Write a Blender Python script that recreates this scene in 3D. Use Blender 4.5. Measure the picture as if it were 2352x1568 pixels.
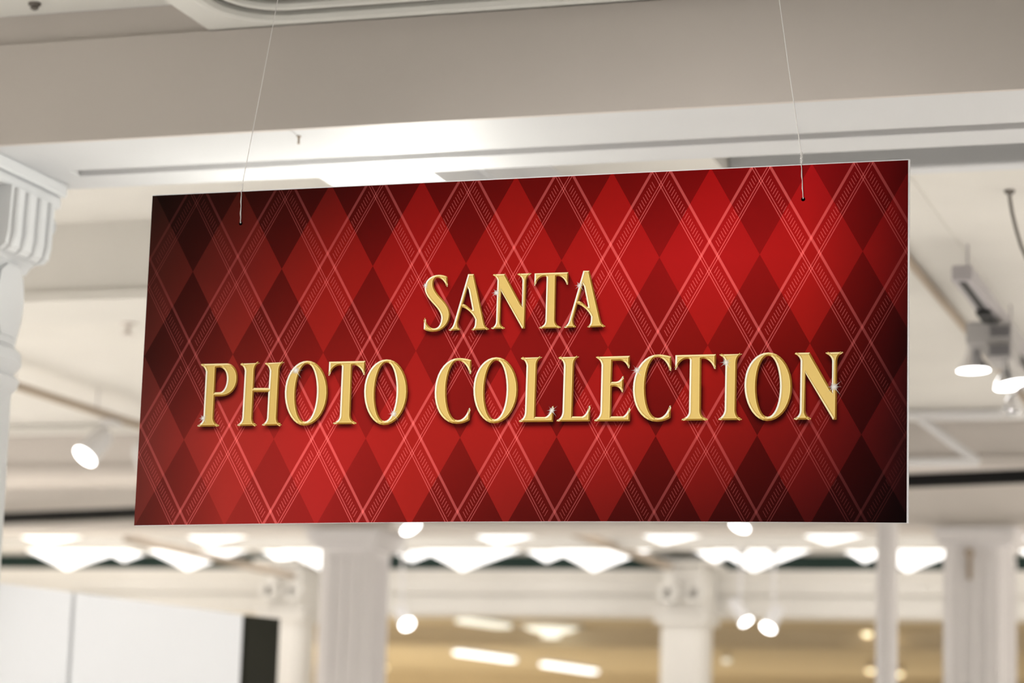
import bpy, bmesh, math, random
import numpy as np
from mathutils import Vector, Matrix
from mathutils.geometry import tessellate_polygon

# ------------------------------------------------------------------ camera
sc = bpy.context.scene
C = sc.collection
for o in list(bpy.data.objects):
    bpy.data.objects.remove(o)
R_, U_, F_ = (0.94953, 0.31216, 0.03062), (0.02528, -0.17345, 0.98452), (-0.31264, 0.93406, 0.17258)
cam_d = bpy.data.cameras.new('camera'); cam = bpy.data.objects.new('camera', cam_d); C.objects.link(cam)
cam.matrix_world = Matrix(((R_[0], U_[0], -F_[0], 0), (R_[1], U_[1], -F_[1], 0), (R_[2], U_[2], -F_[2], 1.65), (0, 0, 0, 1)))
cam_d.sensor_width = 36.0; cam_d.lens = 90.865
cam_d.dof.use_dof = True; cam_d.dof.focus_distance = 5.71; cam_d.dof.aperture_fstop = 2.7
cam_d.clip_end = 200
sc.camera = cam

# ------------------------------------------------------------------ world, lights, exposure
w = bpy.data.worlds.new('world'); sc.world = w; w.use_nodes = True
w.node_tree.nodes['Background'].inputs[0].default_value = (1.0, 0.96, 0.92, 1)
w.node_tree.nodes['Background'].inputs[1].default_value = 0.3
sc.view_settings.view_transform = 'Standard'; sc.view_settings.look = 'None'
sc.view_settings.exposure = 0.0; sc.view_settings.gamma = 1.0
try: sc.view_settings.use_curve_mapping = False
except Exception: pass
sc.cycles.use_denoising = True
sc.cycles.max_bounces = 6; sc.cycles.diffuse_bounces = 3; sc.cycles.glossy_bounces = 2; sc.cycles.transmission_bounces = 2
sc.cycles.use_adaptive_sampling = True; sc.cycles.adaptive_threshold = 0.03

def spot(loc, aim, watts, angle, col=(1, 0.96, 0.915), r=0.12, blend=0.6):
    d = bpy.data.lights.new('spot_lamp', 'SPOT'); d.energy = watts; d.spot_size = math.radians(angle)
    d.spot_blend = blend; d.shadow_soft_size = r; d.color = col
    o = bpy.data.objects.new('spot_lamp', d); C.objects.link(o); o.location = loc
    o.rotation_euler = (Vector(aim) - Vector(loc)).to_track_quat('-Z', 'Y').to_euler()
    return o
# added downlights, unseen beside and behind the view, to brighten floor and ceiling
for x, y, e in ((-12, -4, 115), (-12, -1, 115), (-12, 1.5, 115), (-8.5, -4, 125), (-8.5, -1, 125), (-8.5, 1.5, 125), (-5, -4, 85), (-5, -1, 85), (-5, 1.5, 85), (-14, 8, 560), (-14, 15.2, 640), (-10.5, 8, 560), (-10.5, 15.2, 640), (2, 8, 600), (2, 16.4, 760), (5, 8, 600), (5, 16.4, 760), (-7.5, 5, 470), (-7.6, 8, 440), (-10, 5, 380)):
    spot((x, y, 3.36), (x, y, 0), e, 140, r=0.15, blend=0.4)
# two added, unseen spots above the camera aisle that brighten the sign
spot((-5.0, 0.0, 3.2), (-2.0, 5.4, 2.38), 480, 26, r=0.2, blend=1.0)
spot((-2.6, -0.2, 3.2), (-1.6, 5.4, 2.38), 480, 26, r=0.2, blend=1.0)

# ------------------------------------------------------------------ materials
def lin(c):
    return tuple((v/255/12.92 if v/255 <= 0.04045 else ((v/255+0.055)/1.055)**2.4) for v in c)
def new_mat(name):
    m = bpy.data.materials.new(name); m.use_nodes = True
    return m, m.node_tree, m.node_tree.nodes['Principled BSDF']
def paint(name, rgb, rough=0.6, var=0.04, scale=3.0, metal=0.0, bump=0.0):
    m, t, b = new_mat(name)
    n = t.nodes.new('ShaderNodeTexNoise'); n.inputs['Scale'].default_value = scale; n.inputs['Detail'].default_value = 1
    tc = t.nodes.new('ShaderNodeTexCoord'); t.links.new(tc.outputs['Object'], n.inputs['Vector'])
    mx = t.nodes.new('ShaderNodeMix'); mx.data_type = 'RGBA'
    mx.inputs['A'].default_value = (*[c*(1-var) for c in rgb], 1); mx.inputs['B'].default_value = (*[min(1, c*(1+var)) for c in rgb], 1)
    t.links.new(n.outputs['Fac'], mx.inputs['Factor']); t.links.new(mx.outputs['Result'], b.inputs['Base Color'])
    b.inputs['Roughness'].default_value = rough; b.inputs['Metallic'].default_value = metal
    b.inputs['Specular IOR Level'].default_value = 0.25
    if bump:
        bp = t.nodes.new('ShaderNodeBump'); bp.inputs['Strength'].default_value = bump; bp.inputs['Distance'].default_value = 0.01
        t.links.new(n.outputs['Fac'], bp.inputs['Height']); t.links.new(bp.outputs['Normal'], b.inputs['Normal'])
    return m
def glow(name, rgb, strength):
    m, t, b = new_mat(name)
    n = t.nodes.new('ShaderNodeTexNoise'); n.inputs['Scale'].default_value = 8
    mx = t.nodes.new('ShaderNodeMix'); mx.data_type = 'RGBA'
    mx.inputs['A'].default_value = (*[c*0.97 for c in rgb], 1); mx.inputs['B'].default_value = (*rgb, 1)
    t.links.new(n.outputs['Fac'], mx.inputs['Factor'])
    b.inputs['Base Color'].default_value = (0.8, 0.8, 0.8, 1)
    t.links.new(mx.outputs['Result'], b.inputs['Emission Color']); b.inputs['Emission Strength'].default_value = strength
    if name != 'lit_pyramid_diffuser': m.cycles.emission_sampling = 'NONE'   # small lamps: their light comes from the lamp objects
    return m
M = dict(
    beam=paint('warm_white_beam_paint', (0.74, 0.68, 0.63)),
    soffit=paint('white_beam_paint', (0.77, 0.775, 0.785)),
    ceil=paint('cream_ceiling_paint', (0.83, 0.80, 0.745)),
    ceil_near=paint('pale_grey_ceiling_paint', (0.87, 0.86, 0.81)),
    column=paint('white_column_paint', (0.89, 0.855, 0.845), rough=0.45),
    plaster=paint('white_plaster', (0.89, 0.905, 0.92), rough=0.5),
    header=paint('cream_header_paint', (0.90, 0.865, 0.805)),
    bulk=paint('beige_bulkhead_paint', (0.84, 0.78, 0.725)),
    tan=paint('warm_lit_back_room_tan', (0.73, 0.62, 0.45)),  # the back room's warm lamp light is put into this colour
    tan_wall=paint('warm_lit_back_wall', (0.70, 0.57, 0.38)),  # same warm light put into the wall colour
    green=paint('dark_green_paint', (0.03, 0.06, 0.05)),
    board=paint('white_panel_laminate', (0.85, 0.87, 0.90), rough=0.4, var=0.01),
    darkpanel=paint('charcoal_panel', (0.018, 0.018, 0.012), rough=0.8),
    black=paint('black_rail_paint', (0.006, 0.006, 0.006), rough=0.6),
    void=paint('slot_shade_grey', (0.16, 0.155, 0.145)),
    metal=paint('grey_track_metal', (0.50, 0.47, 0.48), rough=0.4),
    gear=paint('grey_gear_housing', (0.52, 0.50, 0.49), rough=0.45),
    dark=paint('dark_grey_metal', (0.05, 0.05, 0.05), rough=0.5),
    taupe=paint('taupe_conduit', (0.50, 0.41, 0.32), rough=0.5),
    white=paint('white_lamp_enamel', (0.85, 0.83, 0.82), rough=0.35),
    chrome=paint('polished_reflector', (0.80, 0.80, 0.82), rough=0.15, metal=1.0),
    foam=paint('white_foam_board', (0.90, 0.90, 0.93), rough=0.6, var=0.01),
    thread=paint('white_nylon_thread', (0.92, 0.90, 0.88), rough=0.4, var=0.05, scale=400),
    wall=paint('cream_wall_paint', (0.76, 0.74, 0.71)),
    floor=paint('pale_stone_floor', (0.70, 0.69, 0.67), rough=0.35, var=0.06),
    fin=paint('grey_fin_metal', (0.26, 0.25, 0.26), rough=0.5),
    steel=paint('steel_eyelet', (0.55, 0.5, 0.48), rough=0.3, metal=1.0),
    grey=paint('warm_grey_plastic', (0.20, 0.18, 0.16)),
    lens=glow('lit_lamp_lens', (1.0, 0.98, 0.96), 8.0),
    diffuser=glow('lit_pyramid_diffuser', (1.0, 0.97, 0.95), 1.9),
    tube=glow('lit_fluorescent_tube', (1.0, 0.99, 0.95), 2.6),
    warm=glow('lit_warm_downlight', (1.0, 0.82, 0.50), 2.4),
    soft=glow('lit_frosted_glass', (1.0, 0.97, 0.82), 1.0),
)

# ------------------------------------------------------------------ mesh helpers
def link(name, me, mat, parent=None, loc=(0, 0, 0)):
    o = bpy.data.objects.new(name, me); C.objects.link(o); o.location = loc
    if mat: me.materials.append(M[mat] if isinstance(mat, str) else mat)
    if parent: o.parent = parent
    return o
def from_bm(name, bm, mat, parent=None, smooth=False, loc=(0, 0, 0)):
    bmesh.ops.recalc_face_normals(bm, faces=bm.faces)
    me = bpy.data.meshes.new(name); bm.to_mesh(me); bm.free()
    if smooth:
        for p in me.polygons: p.use_smooth = True
        try: me.set_sharp_from_angle(angle=math.radians(40))
        except Exception: pass
    return link(name, me, mat, parent, loc)
def bx(bm, x0, x1, y0, y1, z0, z1):
    vs = [bm.verts.new((x, y, z)) for z in (z0, z1) for y in (y0, y1) for x in (x0, x1)]
    for f in ((0, 2, 3, 1), (4, 5, 7, 6), (0, 1, 5, 4), (2, 6, 7, 3), (0, 4, 6, 2), (1, 3, 7, 5)):
        bm.faces.new([vs[i] for i in f])
def box(name, x0, x1, y0, y1, z0, z1, mat, parent=None, bevel=0.0):
    bm = bmesh.new(); bx(bm, x0, x1, y0, y1, z0, z1)
    if bevel: bmesh.ops.bevel(bm, geom=list(bm.edges), offset=bevel, segments=2, affect='EDGES', profile=0.5)
    return from_bm(name, bm, mat, parent)
def prism(bm, poly, z0, z1):
    a = [bm.verts.new((x, y, z0)) for x, y in poly]; b = [bm.verts.new((x, y, z1)) for x, y in poly]
    n = len(poly)
    bm.faces.new(a[::-1]); bm.faces.new(b)
    for i in range(n): bm.faces.new((a[i], a[(i+1) % n], b[(i+1) % n], b[i]))
def loft(bm, rings, cap=True):
    vs = [[bm.verts.new(p) for p in r] for r in rings]; n = len(vs[0])
    for a, b in zip(vs, vs[1:]):
        for i in range(n): bm.faces.new((a[i], a[(i+1) % n], b[(i+1) % n], b[i]))
    if cap: bm.faces.new(vs[0][::-1]); bm.faces.new(vs[-1])
def lathe(bm, prof, n=32, mat4=None):
    """prof: list of (radius, height); turned about local z, then placed by mat4"""
    rings = []
    for r, h in prof:
        ring = [Vector((r*math.cos(2*math.pi*i/n), r*math.sin(2*math.pi*i/n), h)) for i in range(n)]
        rings.append([mat4 @ v if mat4 else v for v in ring])
    loft(bm, rings)
def tube(bm, pts, r, n=8):
    pts = [Vector(p) for p in pts]; rings = []
    for i, p in enumerate(pts):
        t = (pts[min(i+1, len(pts)-1)] - pts[max(i-1, 0)]).normalized()
        a = t.cross(Vector((0, 1, 0.13))).normalized(); b = t.cross(a)
        rr = r[i] if isinstance(r, (list, tuple)) else r
        rings.append([p + a*rr*math.cos(2*math.pi*k/n) + b*rr*math.sin(2*math.pi*k/n) for k in range(n)])
    loft(bm, rings)
def extrude_x(name, prof, x0, x1, mat, parent=None):
    """prof: closed list of (y, z) swept along x"""
    bm = bmesh.new(); loft(bm, [[(x, y, z) for y, z in prof] for x in (x0, x1)])
    return from_bm(name, bm, mat, parent)
def thing(name, label, cat, loc=(0, 0, 0), group=None):
    o = bpy.data.objects.new(name, None); C.objects.link(o); o.location = loc
    o.empty_display_size = 0.1
    return tag(o, label, cat, group)
def tag(o, label=None, cat=None, group=None, kind=None):
    if label: o['label'] = label
    if cat: o['category'] = cat
    if group: o['group'] = group
    if kind: o['kind'] = kind
    return o
def struct(o, label=None):
    return tag(o, label, None, None, 'structure')
def root(name):
    o = bpy.data.objects.new(name, None); C.objects.link(o); o['kind'] = 'structure'; return o
ORD = ['first', 'second', 'third', 'fourth', 'fifth', 'sixth', 'seventh', 'eighth', 'ninth', 'tenth']

# ------------------------------------------------------------------ room shell
X0, X1, Y0, Y1 = -17.0, 7.0, -6.0, 44.0
struct(box('floor', X0, X1, Y0, Y1, -0.1, 0.0, 'floor'))
struct(box('wall_left', X0-0.2, X0, Y0, Y1, 0, 4.3, 'wall'))
struct(box('wall_right', X1, X1+0.2, Y0, Y1, 0, 4.3, 'wall'))
struct(box('wall_front', X0, X1, Y0-0.2, Y0, 0, 4.3, 'wall'))
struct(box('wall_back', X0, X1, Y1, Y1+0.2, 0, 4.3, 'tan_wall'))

ZC, ZB = 3.713, 3.415          # ceiling and beam soffit heights
ce = root('ceiling')
XC = -3.02                      # side of the recessed coffer on the left
def panel(x0, x1, y0, y1, z, mat, th=0.12): return box('ceiling_panel', x0, x1, y0, y1, z, z+th, mat, ce)
panel(X0, XC, Y0, 6.30, ZC+0.085, 'ceil_near')
box('coffer_side', XC, XC+0.06, Y0, 6.283, ZC+0.021, ZC+0.084, 'ceil_near', ce)
# nearer bay: a flat border around a coffer with rounded corners
cx0, cx1, cy0, cy1, rad = -2.93, 2.6, 1.0, 6.245, 0.20
def rrect(x0, x1, y0, y1, r, n=10):
    out = []
    for cx, cy, a0 in ((x1-r, y1-r, 0), (x0+r, y1-r, 90), (x0+r, y0+r, 180), (x1-r, y0+r, 270)):
        for i in range(n+1):
            a = math.radians(a0 + 90*i/n); out.append((cx+r*math.cos(a), cy+r*math.sin(a)))
    return out
def ring_plate(name, outer, inner, z, mat, parent):
    bm = bmesh.new(); polys = [[Vector((x, y, z)) for x, y in outer], [Vector((x, y, z)) for x, y in inner]]
    vs = [bm.verts.new(v) for v in polys[0]+polys[1]]
    for t in tessellate_polygon(polys):
        try: bm.faces.new([vs[i] for i in t])
        except ValueError: pass
    bm.verts.index_update()
    ret = bmesh.ops.extrude_face_region(bm, geom=list(bm.faces))
    bmesh.ops.translate(bm, vec=(0, 0, 0.02), verts=[v for v in ret['geom'] if isinstance(v, bmesh.types.BMVert)])
    return from_bm(name, bm, mat, parent)
ring_plate('coffer_border', [(XC, Y0), (X1, Y0), (X1, 6.30), (XC, 6.30)], rrect(cx0, cx1, cy0, cy1, rad), ZC, 'ceil_near', ce)
for k, (off, z, rr) in enumerate(((0.012, ZC+0.002, 0.018), (0.055, ZC+0.022, 0.014), (0.12, ZC+0.05, 0.022))):
    bm = bmesh.new(); loop = rrect(cx0+off, cx1-off, cy0+off, cy1-off, max(0.06, rad-off))
    rings = []; n = len(loop)
    for i, (x, y) in enumerate(loop):
        t = Vector(loop[(i+1) % n])-Vector(loop[i-1]); t = Vector((t.x, t.y, 0)).normalized(); nn = Vector((t.y, -t.x, 0))
        rings.append([Vector((x, y, z))+nn*rr*math.cos(a)+Vector((0, 0, rr*math.sin(a))) for a in [2*math.pi*j/8 for j in range(8)]])
    loft(bm, rings+[rings[0]], cap=False)
    from_bm('coffer_moulding', bm, 'ceil_near', ce, smooth=True)
panel(cx0-0.02, cx1+0.02, cy0-0.02, cy1+0.02, ZC+0.10, 'ceil_near')
# bays beyond the first beam
panel(X0, -2.0, 6.42, 15.75, ZC, 'ceil')
panel(-2.0, X1, 8.28, 15.75, ZC, 'ceil')
panel(-2.0, X1, 6.42, 6.86, ZC, 'ceil')
bm = bmesh.new()                 # slot above the first beam on the right, its shade painted dark grey
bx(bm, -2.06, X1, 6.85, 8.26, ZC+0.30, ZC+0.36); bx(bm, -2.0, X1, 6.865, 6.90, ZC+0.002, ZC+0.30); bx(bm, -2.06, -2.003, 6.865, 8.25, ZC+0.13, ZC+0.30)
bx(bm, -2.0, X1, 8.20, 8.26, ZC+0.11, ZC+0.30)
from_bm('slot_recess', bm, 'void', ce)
box('slot_edge', -2.0, X1, 8.19, 8.275, ZC-0.012, ZC+0.10, 'soffit', ce, 0.01)
panel(X0, X1, 16.01, 19.48, 3.52, 'ceil')
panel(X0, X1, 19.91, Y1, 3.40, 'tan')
for x in (-1.42, -0.62): box('ceiling_seam', x-0.006, x+0.006, 8.36, 13.4, ZC-0.004, ZC+0.02, 'ceil', ce)

# ------------------------------------------------------------------ beams
def beam(name, label, parts, loc=(0, 0, 0), cat='beam'):
    t = thing(name, label, cat, loc)
    for p in parts: box(*p[:8], t, *(p[8:]))
    return t
b1 = thing('ceiling_beam', 'large white ceiling beam crossing above the red sign', 'beam', (0, 6.55, ZB))
def rel(y, z): return (y-6.55, z-ZB)
extrude_x('beam_core', [rel(6.30, ZB+0.03), rel(6.82, ZB+0.03), rel(6.82, 3.70), rel(6.42, 3.70), rel(6.42, 3.797), rel(6.30, 3.797)], X0, X1, 'beam', b1)
extrude_x('beam_face_board', [rel(6.285, ZB), rel(6.30, ZB), rel(6.30, ZC-0.004), rel(6.285, ZC-0.004)], X0, X1, 'beam', b1)
extrude_x('soffit_board', [rel(6.30, ZB), rel(6.605, ZB), rel(6.605, ZB+0.03), rel(6.30, ZB+0.03)], X0, X1, 'soffit', b1)
extrude_x('soffit_board', [rel(6.672, ZB), rel(6.82, ZB), rel(6.82, ZB+0.03), rel(6.672, ZB+0.03)], X0, X1, 'soffit', b1)
extrude_x('soffit_block', [rel(6.605, ZB), rel(6.672, ZB), rel(6.672, ZB+0.03), rel(6.605, ZB+0.03)], X0, -3.60, 'soffit', b1)
b2 = thing('ceiling_beam', 'second white ceiling beam, behind the sign on the left side', 'beam', (-9.7, 8.7, ZB))
box('beam_core', X0+9.7, -2.9+9.7, -0.22, 0.20, 0.0, ZC-ZB+0.05, 'ceil', b2)
box('beam_lip', X0+9.7, -2.9+9.7, -0.235, -0.22, 0.0, 0.035, 'ceil', b2)
b4 = thing('cross_beam', 'white cross beam running away behind the sign', 'beam', (-2.72, 9.2, ZB))
box('beam_core', -0.18, 0.17, -2.37, 4.3, 0.003, ZC-ZB+0.05, 'soffit', b4)
box('beam_moulding', 0.17, 0.20, -2.37, 4.3, 0.10, 0.16, 'soffit', b4)
b3 = thing('ceiling_beam', 'far white ceiling beam with stepped edge, above the black rail', 'beam', (0, 13.8, ZB))
box('beam_core', X0, X1, -0.28, 0.25, 0.0, ZC-ZB+0.05, 'beam', b3)
box('beam_lip', X0, X1, -0.31, -0.28, 0.0, 0.05, 'beam', b3)
box('beam_cornice', X0, X1, -0.36, -0.28, ZC-ZB-0.06, ZC-ZB-0.002, 'ceil', b3, 0.012)
bk = thing('bulkhead', 'beige bulkhead beam on white columns, just below the sign', 'beam', (0, 15.8, 3.316))
box('beam_core', X0, X1, -0.2, 0.2, 0.0, ZC-3.316-0.002, 'bulk', bk)
box('beam_lip', X0, X1, -0.225, -0.2, 0.0, 0.045, 'bulk', bk)
st = thing('soffit_strip', 'narrow cream beam between the two rows of pyramid lights', 'beam', (0, 17.5, 3.378))
box('strip_core', X0, X1, -0.08, 0.08, 0.0, 0.14, 'header', st, 0.01)
rl = thing('black_rail', 'thin black rail running slantwise below the ceiling behind the sign', 'rail', (-5.25, 14.56, 3.372))
def skew_bar(name, a, b, hw, h0, h1, mat, parent):
    a, b = Vector(a), Vector(b); d = (b-a).normalized(); n = Vector((-d.y, d.x, 0))*hw; bm = bmesh.new()
    prism(bm, [tuple((p+s)[:2]) for p, s in ((a, n), (a, -n), (b, -n), (b, n))], h0, h1)
    return from_bm(name, bm, mat, parent)
skew_bar('rail_bar', (-3.7, 0.935, 0), (5.5, -1.39, 0), 0.03, -0.025, 0.045, 'black', rl)
for k in range(5):
    hx = (-3.6, -1.2, 0.6, 1.6, 4.6)[k]; hy = -hx*0.2526
    box('rail_hanger', hx-0.004, hx+0.004, hy-0.004, hy+0.004, 0.045, ZC-3.372, 'metal', rl)

# header wall with stepped mouldings, dark green strip on top
hd = thing('header_beam', 'cream moulded header beam across the far columns', 'beam', (0, 19.5, 3.055))
extrude_x('fascia', [(0, 0), (0.4, 0), (0.4, 0.42), (0.0, 0.42)], X0, X1, 'header', hd)
extrude_x('lower_moulding', [(-0.03, 0.0), (0, 0.0), (0, 0.15), (-0.02, 0.15), (-0.03, 0.14)], X0, X1, 'header', hd)
extrude_x('middle_moulding', [(-0.045, 0.17), (0, 0.15), (0, 0.28), (-0.07, 0.28), (-0.06, 0.26)], X0, X1, 'header', hd)
extrude_x('cornice', [(-0.07, 0.28), (0, 0.28), (0, 0.345), (-0.13, 0.345), (-0.12, 0.32)], X0, X1, 'header', hd)
extrude_x('frieze_strip', [(-0.05, 0.345), (0, 0.345), (0, 0.462), (-0.05, 0.462)], X0, X1, 'green', hd)
for k, (y, z) in enumerate(((26.0, 3.20), (36.0, 3.10))):
    t = thing('back_room_beam', ('tan beam nearest the header in the back room', 'tan beam deep in the back room, beyond the strip lights')[k], 'beam', (0, y, z))
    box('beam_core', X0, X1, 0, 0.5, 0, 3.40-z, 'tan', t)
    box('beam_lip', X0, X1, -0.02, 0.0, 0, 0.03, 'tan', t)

# ------------------------------------------------------------------ columns
def col_poly(s, c): return [(s, s-c), (s-c, s), (c-s, s), (-s, s-c), (-s, c-s), (c-s, -s), (s-c, -s), (s, c-s)]
def pilaster(name, label, x, y, zt, s, caps, mat='column'):
    t = thing(name, label, 'column', (x, y, 0))
    bm = bmesh.new(); prism(bm, col_poly(s, s*0.30), 0.22, zt-caps[-1][1]); from_bm('shaft', bm, mat, t)
    box('base', -s-0.05, s+0.05, -s-0.05, s+0.05, 0, 0.22, mat, t, 0.02)
    # raised fillets on the faces leave sunk panels between them
    for sx, sy in ((0, -1), (1, 0), (-1, 0), (0, 1)):
        for e in (-1, 0, 1):
            u = e*s*0.42; wv = s*0.10; d0, d1 = s-0.002, s+0.012
            if sx == 0: box('fillet', u-wv, u+wv, min(sy*d0, sy*d1), max(sy*d0, sy*d1), 0.3, zt-caps[-1][1]-0.06, mat, t, 0.004)
            else: box('fillet', min(sx*d0, sx*d1), max(sx*d0, sx*d1), u-wv, u+wv, 0.3, zt-caps[-1][1]-0.06, mat, t, 0.004)
    z = zt
    for j, (grow, depth) in enumerate(caps):
        d0 = caps[j-1][1] if j else 0.0
        box('cap_band', -s-grow, s+grow, -s-grow, s+grow, zt-depth, zt-d0, mat, t, 0.008)
    return t
pilaster('column', 'pale square column below the left part of the sign', -6.31, 15.76, 3.315, 0.19, ((0.075, 0.03), (0.055, 0.085), (0.025, 0.125)))
cr = pilaster('column', 'pale square column below the right corner of the sign', -2.24, 15.76, 3.315, 0.195, ((0.07, 0.012), (0.045, 0.085), (0.02, 0.11)))
box('painted_shadow_gap', -0.20, 0.20, -0.235, -0.19, 3.302, 3.3155, 'grey', cr)  # solid dark strip standing in for the shadow line above the cap
hk = thing('column_hook', 'small dark hook on the column right of the sign', 'hook', (-2.27, 15.535, 3.0))
bm = bmesh.new(); bx(bm, -0.012, 0.012, -0.012, 0.014, 0.0, 0.14); from_bm('hook_plate', bm, 'taupe', hk)
bm = bmesh.new(); lathe(bm, [(0.001, -0.02), (0.026, -0.018), (0.026, 0.018), (0.001, 0.02)], 16, Matrix.Translation((0, -0.004, 0.16)) @ Matrix.Rotation(math.radians(90), 4, 'X')); from_bm('hook_eye', bm, 'taupe', hk)
po = thing('support_pole', 'slim round white pole below the right end of the sign', 'pole', (-2.546, 14.3, 0))
bm = bmesh.new(); lathe(bm, [(0.060, 0.03), (0.060, 3.69)], 28); from_bm('tube', bm, 'column', po, True)
bm = bmesh.new(); lathe(bm, [(0.11, 0), (0.11, 0.015), (0.075, 0.03), (0.06, 0.05)], 28); from_bm('foot_flange', bm, 'column', po, True)
bm = bmesh.new(); lathe(bm, [(0.06, 3.66), (0.085, 3.68), (0.10, 3.70), (0.10, ZC-0.001)], 28); from_bm('top_flange', bm, 'column', po, True)
# far columns with bracketed capitals carrying the header
def scroll(bm, cx, cz, y0, y1, r, turns=1.4, n=26, w=0.035):
    pts = []
    for i in range(n+1):
        a = turns*2*math.pi*i/n; q = r*(1-0.62*i/n); pts.append((cx+q*math.sin(a), cz+q*math.cos(a)))
    for (ax, az), (bx_, bz) in zip(pts, pts[1:]):
        d = Vector((bx_-ax, bz-az)); nn = Vector((-d.y, d.x)).normalized()*w/2
        quad = [(ax+nn.x, az+nn.y), (ax-nn.x, az-nn.y), (bx_-nn.x, bz-nn.y), (bx_+nn.x, bz+nn.y)]
        a_ = [bm.verts.new((x, y0, z)) for x, z in quad]; b_ = [bm.verts.new((x, y1, z)) for x, z in quad]
        bm.faces.new(a_[::-1]); bm.faces.new(b_)
        for i in range(4): bm.faces.new((a_[i], a_[(i+1) % 4], b_[(i+1) % 4], b_[i]))
for x, lb in ((-4.93, 'cream column with scroll capital in front of the tan back room'), (-8.20, 'cream column with scroll capital half hidden by the square column')):
    t = thing('column', lb, 'column', (x, 19.12, 0)); s = 0.17
    bm = bmesh.new(); prism(bm, col_poly(s, 0.05), 0.2, 3.0); from_bm('shaft', bm, 'header', t)
    box('base', -s-0.05, s+0.05, -s-0.05, s+0.05, 0, 0.2, 'header', t, 0.02)
    box('cap_band', -s-0.035, s+0.035, -s-0.035, s+0.035, 2.955, 3.02, 'header', t, 0.015)
    box('cap_band', -s-0.055, s+0.055, -s-0.055, s+0.055, 3.02, 3.05, 'header', t, 0.01)
    box('capital_block', -s+0.02, s-0.02, -s+0.02, 0.30, 3.05, 3.40, 'header', t, 0.02)
    for sx in (-1, 1):
        bm = bmesh.new(); scroll(bm, sx*0.10, 3.19, -s-0.05, -s+0.03, 0.085); from_bm('scroll', bm, 'header', t)
    box('abacus', -s-0.07, s+0.07, -s-0.07, 0.30, 3.40, 3.435, 'header', t, 0.012)

# near column on the left with a leafy capital under the first beam
lc = thing('column', 'white plaster column with leafy scroll capital at the left edge', 'column', (-4.0, 6.55, 0))
def oct_(r, rot=math.pi/8, n=8): return [(r*math.cos(rot+2*math.pi*i/n), r*math.sin(rot+2*math.pi*i/n)) for i in range(n)]
bm = bmesh.new(); lathe(bm, [(0.262, 0.25), (0.258, 1.2), (0.25, 2.765)], 40); from_bm('shaft', bm, 'plaster', lc, True)
bm = bmesh.new(); lathe(bm, [(0.34, 0), (0.34, 0.12), (0.31, 0.15), (0.31, 0.19), (0.27, 0.25)], 40); from_bm('base', bm, 'plaster', lc, True)
bm = bmesh.new(); lathe(bm, [(0.25, 2.765), (0.268, 2.785), (0.272, 2.80), (0.255, 2.815), (0.255, 2.825), (0.275, 2.85), (0.272, 2.88), (0.25, 2.90)], 40); from_bm('necking_ring', bm, 'plaster', lc, True)
bm = bmesh.new(); lathe(bm, [(0.252, 2.90), (0.252, 3.10), (0.254, 3.19), (0.265, 3.25), (0.285, 3.30)], 40); from_bm('bell', bm, 'plaster', lc, True)
def leaf(ang, w, z0, z1, r0, r1, curl):
    """one pointed leaf with a midrib that hugs the bell and curls out at its tip"""
    bm = bmesh.new(); rows = []
    for i in range(10):
        f = i/9; z = z0+(z1-z0)*min(1, f*1.15); rr = r0+(r1-r0)*f**1.5
        if f > 0.8: rr += curl*(f-0.8)*5; z -= curl*(f-0.8)**2*14
        ww = w*(0.55+0.8*math.sin(math.pi*min(1, f*0.95+0.05))*0.75)*(1 if f < 0.85 else 0.7)
        rows.append([(rr+0.012*(1-abs(k)/2.0), k/2*ww, z) for k in (-2, -1, 0, 1, 2)])
    front = [[bm.verts.new(Matrix.Rotation(ang, 3, 'Z') @ Vector(p)) for p in r] for r in rows]
    back = [[bm.verts.new(Matrix.Rotation(ang, 3, 'Z') @ Vector((p[0]-0.022, p[1], p[2]))) for p in r] for r in rows]
    for g in (front, back):
        for a, b in zip(g, g[1:]):
            for k in range(4): bm.faces.new((a[k], a[k+1], b[k+1], b[k]))
    for a, b, c, d in zip(front, front[1:], back, back[1:]):
        bm.faces.new((a[0], b[0], d[0], c[0])); bm.faces.new((a[4], b[4], d[4], c[4]))
    bm.faces.new([*front[0], *back[0][::-1]]); bm.faces.new([*front[-1], *back[-1][::-1]])
    return from_bm('leaf', bm, 'plaster', lc, True)
for k in range(8): leaf(2*math.pi*k/8+0.12, 0.085, 2.92, 3.13, 0.250, 0.254, 0.006)
for k in range(8): leaf(2*math.pi*(k+0.5)/8+0.12, 0.075, 3.14, 3.31, 0.252, 0.29, 0.012)
for k in range(4):
    a = math.pi/4+k*math.pi/2
    bm = bmesh.new(); scroll(bm, 0, 0, -0.02, 0.02, 0.04, 1.6, 26, 0.016)
    bmesh.ops.transform(bm, matrix=Matrix.Rotation(a, 4, 'Z') @ Matrix.Translation((0.315, 0, 3.29)), verts=bm.verts)
    from_bm('volute', bm, 'plaster', lc)
for k in range(4):                # corbel brackets on the faces
    bm = bmesh.new(); a = k*math.pi/2
    prof = [(0.235, 3.335), (0.32, 3.335), (0.317, 3.20), (0.31, 3.165), (0.295, 3.152), (0.265, 3.15), (0.25, 3.14), (0.235, 3.12)]
    loft(bm, [[Matrix.Rotation(a, 3, 'Z') @ Vector((x, y, z)) for x, z in prof] for y in (-0.13, 0.13)])
    from_bm('corbel', bm, 'plaster', lc)
    for e in (-0.10, -0.035, 0.035, 0.10):
        bm = bmesh.new(); pts = [(0.319, e, 3.33), (0.316, e, 3.20), (0.307, e, 3.165), (0.29, e, 3.15)]
        tube(bm, [Matrix.Rotation(a, 3, 'Z') @ Vector(p) for p in pts], [0.012, 0.014, 0.012, 0.006], 8); from_bm('reed', bm, 'plaster', lc, True)
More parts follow.
